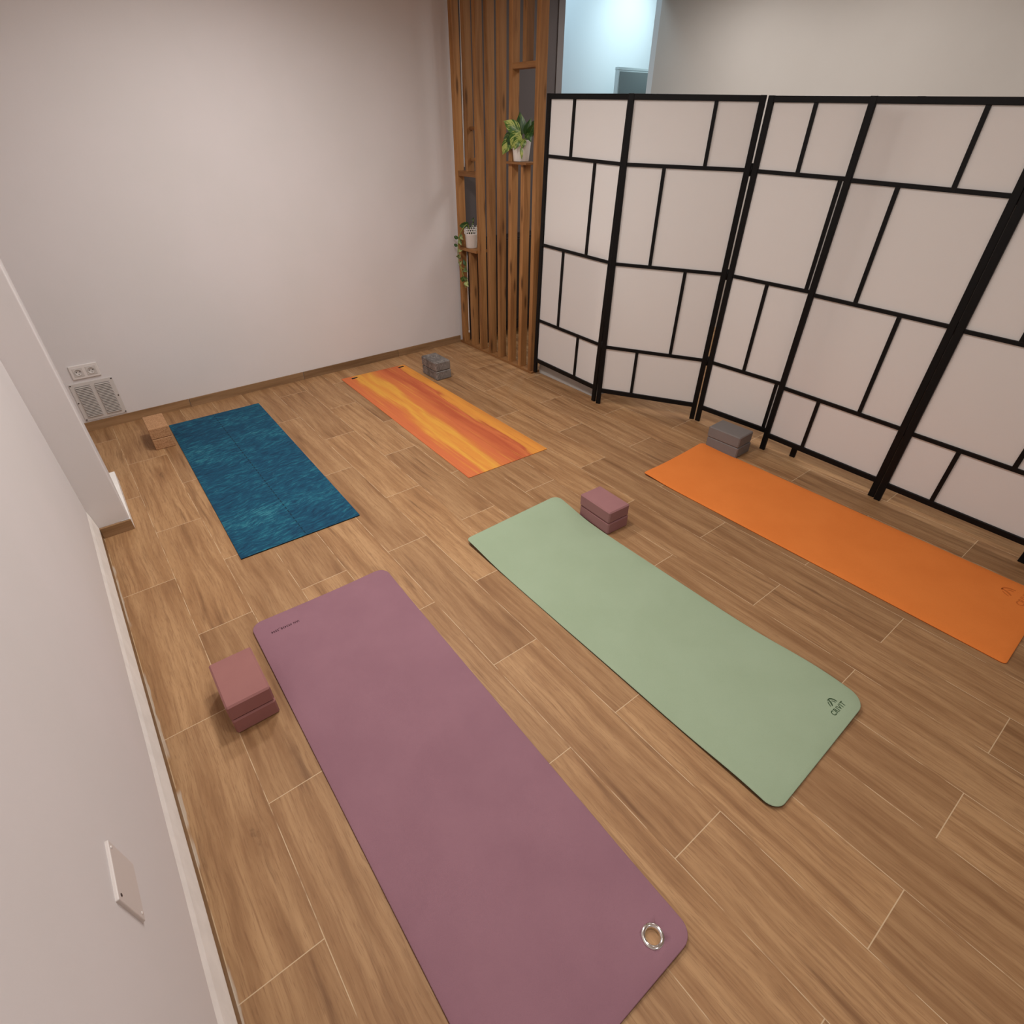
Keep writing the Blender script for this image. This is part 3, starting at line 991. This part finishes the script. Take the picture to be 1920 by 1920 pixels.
def area(loop):
    return sum(loop[i].x * loop[(i + 1) % len(loop)].y - loop[(i + 1) % len(loop)].x * loop[i].y for i in range(len(loop))) / 2

def mat_mesh(name, corners, rads, thick, lift, top_mat, side_mat, parent, step=0.035, hole=None, edge=0.0022, rim=0.0022):
    """foam sheet: rounded outline, soft edge, rounded hole, lifted corners; coordinates local to the parent"""
    loop = round_poly(corners, rads)
    if area(loop) < 0:
        loop = loop[::-1]
    loop = resample(loop, step)
    inn = inset(loop, edge)
    holes = []
    if hole:
        (hx, hy), hr = hole
        holes = [[Vector((hx + hr * math.cos(-2 * math.pi * k / 28), hy + hr * math.sin(-2 * math.pi * k / 28))) for k in range(28)]]
    xs = [p.x for p in inn]
    ys = [p.y for p in inn]
    pts = list(inn)
    edges = [(i, (i + 1) % len(inn)) for i in range(len(inn))]
    faces = [list(range(len(inn)))]
    for h in holes:
        b = len(pts)
        pts += h
        edges += [(b + i, b + (i + 1) % len(h)) for i in range(len(h))]
    def inside(p):
        c = False
        n = len(inn)
        for i in range(n):
            a, b2 = inn[i], inn[(i + 1) % n]
            if (a.y > p.y) != (b2.y > p.y) and p.x < (b2.x - a.x) * (p.y - a.y) / (b2.y - a.y) + a.x:
                c = not c
        return c
    def far_from_edge(p):
        return min((q - p).length for q in inn) > step * 0.45
    y = min(ys) + step * 0.6
    while y < max(ys):
        x = min(xs) + step * 0.6
        while x < max(xs):
            p = Vector((x, y))
            if inside(p) and far_from_edge(p) and all((p - Vector((hx, hy))).length > hr + 0.006 for _ in holes):
                pts.append(p)
            x += step
        y += step
    vo, eo, fo, ov, oe, of = delaunay_2d_cdt(pts, edges, [], 1, 1e-6)
    def in_hole(p):
        return hole and (p - Vector((hx, hy))).length < hr - 0.0008
    bm = bmesh.new()
    top = [bm.verts.new((p.x, p.y, thick + lift(p.x, p.y))) for p in vo]
    bot = [bm.verts.new((p.x, p.y, 0.0004 + lift(p.x, p.y))) for p in vo]
    for f in fo:
        c = sum((Vector(vo[i]) for i in f), Vector((0, 0))) / len(f)
        if in_hole(c):
            continue
        tf = bm.faces.new([top[i] for i in f])
        tf.smooth = True
        bf = bm.faces.new([bot[i] for i in f][::-1])
        bf.material_index = 1
    # soft rim
    idx = {}
    for i, orig in enumerate(ov):
        for q in orig:
            idx[q] = i
    n = len(loop)
    r1 = [bm.verts.new((loop[i].lerp(inn[i], 0.3).x, loop[i].lerp(inn[i], 0.3).y, thick - rim * 0.27 + lift(inn[i].x, inn[i].y))) for i in range(n)]
    r2 = [bm.verts.new((loop[i].x, loop[i].y, thick - rim + lift(inn[i].x, inn[i].y))) for i in range(n)]
    r3 = [bm.verts.new((loop[i].x, loop[i].y, 0.0010 + lift(inn[i].x, inn[i].y))) for i in range(n)]
    for i in range(n):
        j = (i + 1) % n
        ti, tj, bi, bj = top[idx[i]], top[idx[j]], bot[idx[i]], bot[idx[j]]
        for quad, mi in (((ti, r1[i], r1[j], tj), 0), ((r1[i], r2[i], r2[j], r1[j]), 0), ((r2[i], r3[i], r3[j], r2[j]), 1), ((r3[i], bi, bj, r3[j]), 1)):
            f = bm.faces.new(quad)
            f.material_index = mi
            f.smooth = True
    if hole:
        b = len(inn)
        m = len(holes[0])
        for i in range(m):
            a, c2 = idx[b + i], idx[b + (i + 1) % m]
            f = bm.faces.new((top[a], top[c2], bot[c2], bot[a]))
            f.material_index = 1
    loose = [v for v in bm.verts if not v.link_faces]
    bmesh.ops.delete(bm, geom=loose, context='VERTS')
    bmesh.ops.recalc_face_normals(bm, faces=list(bm.faces))
    return from_bm(name, bm, top_mat, parent, False, [side_mat])

def bumpf(px, py, amp, s):
    return lambda x, y: amp * math.exp(-(((x - px) ** 2 + (y - py) ** 2) / (s * s)))

def sumf(*fs):
    return lambda x, y: max(0.0, sum(f(x, y) for f in fs))

def text_part(name, body, size, loc, rz, mat, parent, extrude=0.0002, sx=1.0):
    cu = bpy.data.curves.new(name, 'FONT')
    cu.body = body
    cu.size = size
    cu.extrude = extrude
    cu.offset = 0.020 * size
    cu.space_character = 1.14
    cu.align_x = 'LEFT'
    cu.resolution_u = 3
    tmp = bpy.data.objects.new(name, cu)
    COL.objects.link(tmp)
    bpy.context.view_layer.update()
    me = bpy.data.meshes.new_from_object(tmp)
    bpy.data.objects.remove(tmp)
    bpy.data.curves.remove(cu)
    for v in me.vertices:
        v.co.x *= sx
    return me

def rel(pts, c):
    return [(x - c[0], y - c[1]) for x, y in pts]

T6 = 0.006
# teal patterned mat
c = (0.832, 3.213)
t = thing('yoga_mat', 'dark teal mat with a feathery blue print beside the cork blocks', 'yoga mat', (*c, 0))
mat_mesh('sheet', rel([(0.511, 2.334), (1.122, 2.319), (1.153, 4.094), (0.543, 4.100)], c), [0.004] * 4, 0.0065, lambda x, y: 0.0, M['teal_print'], M['rubber_black'], t, 0.06, None, 0.001, 0.0008)
# sunset mat
c = (2.107, 3.208)
t = thing('yoga_mat', 'yellow, orange and red streaked mat lying by the slat partition', 'yoga mat', (*c, 0))
mat_mesh('sheet', rel([(1.795, 2.273), (2.394, 2.255), (2.406, 4.135), (1.837, 4.160)], c), [0.004] * 4, 0.0042, lambda x, y: 0.0, M['sunset_print'], M['orange_emboss'], t, 0.06)
for ex, ey in ((1.932, 4.109), (2.354, 4.097)):
    bm = bmesh.new()
    add_box(bm, (ex - c[0] - 0.024, ey - c[1] - 0.010, 0.0040), (ex - c[0] + 0.024, ey - c[1] + 0.010, 0.0056), 0.0006)
    from_bm('strap_slot', bm, M['rubber_black'], t)
# green mat
c = (1.745, 0.955)
GC = [(1.436, 0.122), (2.046, 0.138), (2.035, 1.775), (1.440, 1.780)]
g = rel(GC, c)
GTOP = g[3][1]
glift = sumf(lambda x, y: (0.031 + 0.009 * (x / 0.3)) * math.exp(-((y - GTOP) / 0.19) ** 2), bumpf(g[1][0] + 0.03, g[1][1] + 0.16, 0.026, 0.22), bumpf(g[0][0], g[0][1] + 0.12, 0.012, 0.16), bumpf(g[3][0] - 0.01, -0.25, 0.0035, 0.35))
t = thing('yoga_mat', 'pale sage green mat with curling corners in the middle of the floor', 'yoga mat', (*c, 0))
mat_mesh('sheet', g, [0.045, 0.060, 0.045, 0.022], T6, glift, M['green_foam'], M['dark_green_under'], t, 0.03)

def print_mesh(me, loc, rz, lift, thick, name, mat, parent):
    mt = Matrix.Translation((loc[0], loc[1], 0)) @ Matrix.Rotation(rz, 4, 'Z')
    for v in me.vertices:
        p = mt @ v.co
        v.co = Vector((p.x, p.y, p.z + thick + lift(p.x, p.y) + 0.0003))
    return link_obj(name, me, mat, parent)

def emblem(bm, size, z=0.0):
    """two leaning leaf strokes that meet over an arch, as on the mats"""
    def stroke(pts, w0, w1):
        pts = spline(pts, 6)
        n = len(pts)
        L, R = [], []
        for i, p in enumerate(pts):
            d = (pts[min(i + 1, n - 1)] - pts[max(i - 1, 0)]).normalized()
            s = Vector((-d.y, d.x, 0))
            w = (w0 + (w1 - w0) * i / (n - 1)) * (0.35 + 0.65 * math.sin(math.pi * (0.08 + 0.84 * i / (n - 1)))) * size
            L.append(bm.verts.new((p + s * w)))
            R.append(bm.verts.new((p - s * w)))
        for i in range(n - 1):
            bm.faces.new((L[i], R[i], R[i + 1], L[i + 1]))
    V = lambda x, y: Vector((x * size, y * size, z))
    stroke([V(-0.50, -0.38), V(-0.22, -0.02), V(-0.10, 0.42)], 0.10, 0.08)
    stroke([V(-0.72, -0.30), V(-0.55, 0.05), V(-0.38, 0.25)], 0.06, 0.05)
    stroke([V(-0.30, 0.36), V(0.10, 0.34), V(0.38, 0.04), V(0.48, -0.38)], 0.07, 0.10)
    stroke([V(0.02, 0.06), V(0.16, -0.10), V(0.22, -0.36)], 0.05, 0.06)

me = text_part('brand_print', 'CRIVIT', 0.0255, None, 0, None, None, 0.0001, 0.86)
print_mesh(me, (1.899 - c[0], 0.178 - c[1]), RAD(-1), glift, T6, 'brand_print', M['green_print'], t)
bm = bmesh.new()
emblem(bm, 0.030)
me = bpy.data.meshes.new('emblem')
bm.to_mesh(me)
bm.free()
print_mesh(me, (1.945 - c[0], 0.214 - c[1]), RAD(-1), glift, T6 + 0.0002, 'emblem', M['green_print'], t)

# plain orange mat
c = (2.950, 0.785)
OC = [(2.657, -0.112), (3.248, -0.100), (3.236, 1.694), (2.640, 1.672)]
g = rel(OC, c)
olift = sumf(bumpf(g[3][0], g[3][1], 0.010, 0.12), bumpf(g[2][0], g[2][1], 0.006, 0.12))
t = thing('yoga_mat', 'plain bright orange mat lying alongside the folding screens', 'yoga mat', (*c, 0))
mat_mesh('sheet', g, [0.018, 0.03, 0.035, 0.012], T6, olift, M['orange_foam'], M['orange_emboss'], t, 0.045)
bm = bmesh.new()
emblem(bm, 0.055)
me = bpy.data.meshes.new('emblem')
bm.to_mesh(me)
bm.free()
print_mesh(me, (3.150 - c[0], 0.020 - c[1]), RAD(-3), olift, T6, 'emblem', M['orange_emboss'], t)
me = text_part('brand_print', 'CRIVIT', 0.040, None, 0, None, None, 0.0001, 0.95)
print_mesh(me, (3.078 - c[0], -0.052 - c[1]), RAD(-3), olift, T6, 'brand_print', M['orange_emboss'], t)

# purple mat
c = (0.705, 0.975)
PC = [(0.392, 0.086), (0.986, 0.086), (1.024, 1.852), (0.412, 1.866)]
g = rel(PC, c)
plift = sumf(bumpf(g[3][0] + 0.02, g[3][1] - 0.10, 0.004, 0.16), bumpf(g[1][0], g[1][1], 0.007, 0.15), bumpf(g[2][0], g[2][1] - 0.02, 0.006, 0.14))
t = thing('yoga_mat', 'dusty purple mat with a metal eyelet in the foreground', 'yoga mat', (*c, 0))
RC = (0.8985 - c[0], 0.1500 - c[1])
mat_mesh('sheet', g, [0.05, 0.045, 0.05, 0.045], 0.008, plift, M['purple_foam'], M['purple_print'], t, 0.035, (RC, 0.0205))
rz_ = 0.008 + plift(*RC)
bm = bmesh.new()
add_lathe(bm, [(0.0185, -rz_ + 0.001), (0.0185, -0.002), (0.0197, 0.0014), (0.0232, 0.0036), (0.0275, 0.0028), (0.0300, 0.0003), (0.0300, -0.0006), (0.0206, -0.0006), (0.0206, -rz_ + 0.001), (0.0185, -rz_ + 0.001)], 48, (RC[0], RC[1], rz_))
ey = from_bm('eyelet', bm, M['chrome'], t)
ey['label'] = 'shiny chrome eyelet ring'
me = text_part('printed_number', 'IAN 493438_2504', 0.0170, None, 0, None, None, 0.0001, 0.80)
print_mesh(me, (0.584 - c[0], 1.776 - c[1]), RAD(180), plift, 0.008, 'printed_number', M['purple_ink'], t)

# ---------------------------------------------------------------- yoga blocks
BLK = {}
def block_mesh(key, w, l, h, bev, mat):
    bm = bmesh.new()
    add_box(bm, (-w / 2, -l / 2, 0), (w / 2, l / 2, h), bev, 2 if bev < 0.005 else 1)
    me = bpy.data.meshes.new('yoga_block')
    bm.to_mesh(me)
    bm.free()
    me.materials.append(M[mat])
    BLK[key] = (me, h)
block_mesh('rose', 0.146, 0.227, 0.0698, 0.0060, 'rose_foam')
block_mesh('rose_cool', 0.140, 0.216, 0.0668, 0.0060, 'rose_foam_cool')
block_mesh('grey', 0.149, 0.218, 0.0698, 0.0055, 'grey_foam')
block_mesh('marble', 0.138, 0.227, 0.0712, 0.0060, 'marbled_grey_foam')
block_mesh('cork', 0.117, 0.229, 0.0706, 0.0045, 'cork')
def block(key, x, y, lvl, rz, label, group):
    me, h = BLK[key]
    o = bpy.data.objects.new('yoga_block', me)
    COL.objects.link(o)
    o.location = (x, y, lvl * (h + 0.0015) + 0.0002)
    o.rotation_euler = (0, 0, RAD(rz))
    tag(o, label, 'yoga block', group)
    return o
G = 'yoga blocks stacked in pairs beside the mats'
block('rose', 0.2985, 1.5065, 0, 0.0, 'lower dusty rose foam block of the pair beside the purple mat', G)
block('rose', 0.2985, 1.5085, 1, -0.3, 'upper dusty rose foam block of the pair beside the purple mat', G)
block('rose_cool', 2.1155, 1.499, 0, -2.5, 'lower dusty rose foam block of the pair beside the green mat', G)
block('rose_cool', 2.1135, 1.501, 1, -2.0, 'upper dusty rose foam block of the pair beside the green mat', G)
block('grey', 3.304, 1.556, 0, 1.4, 'lower plain grey foam block of the pair between orange mat and screen', G)
block('grey', 3.302, 1.559, 1, 2.0, 'upper plain grey foam block of the pair between orange mat and screen', G)
block('marble', 2.507, 3.763, 0, 0.2, 'lower marbled dark grey block of the pair beside the streaked sunset mat', G)
block('marble', 2.505, 3.766, 1, -0.4, 'upper marbled dark grey block of the pair beside the streaked sunset mat', G)
block('cork', 0.4665, 3.886, 0, -1.6, 'lower cork block of the pair beside the teal mat', G)
block('cork', 0.4655, 3.888, 1, -1.2, 'upper cork block of the pair beside the teal mat', G)

# ---------------------------------------------------------------- light
def area(name, loc, size, energy, color, rot=(0, 0, 0), size_y=None, spread=math.pi):
    li = bpy.data.lights.new(name, 'AREA')
    li.shape = 'RECTANGLE' if size_y else 'DISK'
    li.size = size
    if size_y:
        li.size_y = size_y
    li.energy = energy
    li.color = color
    li.spread = spread
    o = bpy.data.objects.new(name, li)
    COL.objects.link(o)
    o.location = loc
    o.rotation_euler = rot
    return o
WARM = (1.0, 0.962, 0.94)
for x, y, e, sp_, sz in ((1.40, 2.95, 22.5, 162, 0.34), (1.35, 1.75, 21, 162, 0.34), (1.05, 0.45, 11.5, 170, 0.34), (1.0, -1.3, 12, 175, 0.34), (4.5, 3.35, 13, 172, 0.6), (4.45, 2.2, 10, 172, 0.6), (4.3, 0.7, 10, 172, 0.5)):
    area('downlight', (x, y, CZ - 0.02), sz, e, WARM, (0, 0, 0), None, RAD(sp_))
area('next_room_light', (5.2, 5.0, NZ - 0.05), 0.4, 12, (0.62, 0.86, 1.0))
sp = bpy.data.lights.new('next_room_spot', 'SPOT')
sp.energy = 54
sp.color = (0.76, 0.95, 1.0)
sp.spot_size = RAD(88)
sp.spot_blend = 1.0
sp.shadow_soft_size = 0.10
so = bpy.data.objects.new('next_room_spot', sp)
COL.objects.link(so)
so.location = (6.45, 4.65, 3.0)
so.rotation_euler = (Vector((6.40, 5.62, 2.40)) - Vector(so.location)).to_track_quat('-Z', 'Y').to_euler()

w = bpy.data.worlds.new('World')
SC.world = w
w.use_nodes = True
w.node_tree.nodes['Background'].inputs[0].default_value = (0.8, 0.85, 0.9, 1)
w.node_tree.nodes['Background'].inputs[1].default_value = 0.1

# ---------------------------------------------------------------- camera
cd = bpy.data.cameras.new('camera')
cd.sensor_width = 36.0
cd.lens = 19.01886
cd.shift_x = 0.009126
cd.shift_y = 0.009095
cd.clip_start = 0.02
co = bpy.data.objects.new('camera', cd)
COL.objects.link(co)
R3 = Matrix(((0.792671, 0.363818, -0.489192), (-0.609646, 0.470318, -0.63807), (-0.002066, 0.804013, 0.594608)))
co.matrix_world = Matrix.Translation((0.3025, 0.0, 1.69)) @ R3.to_4x4()
SC.camera = co

SC.view_settings.view_transform = 'Standard'
SC.view_settings.look = 'None'
SC.view_settings.exposure = 0.13
SC.view_settings.gamma = 1.0
SC.view_settings.use_curve_mapping = False
SC.cycles.use_denoising = True
SC.cycles.max_bounces = 8
SC.cycles.diffuse_bounces = 5
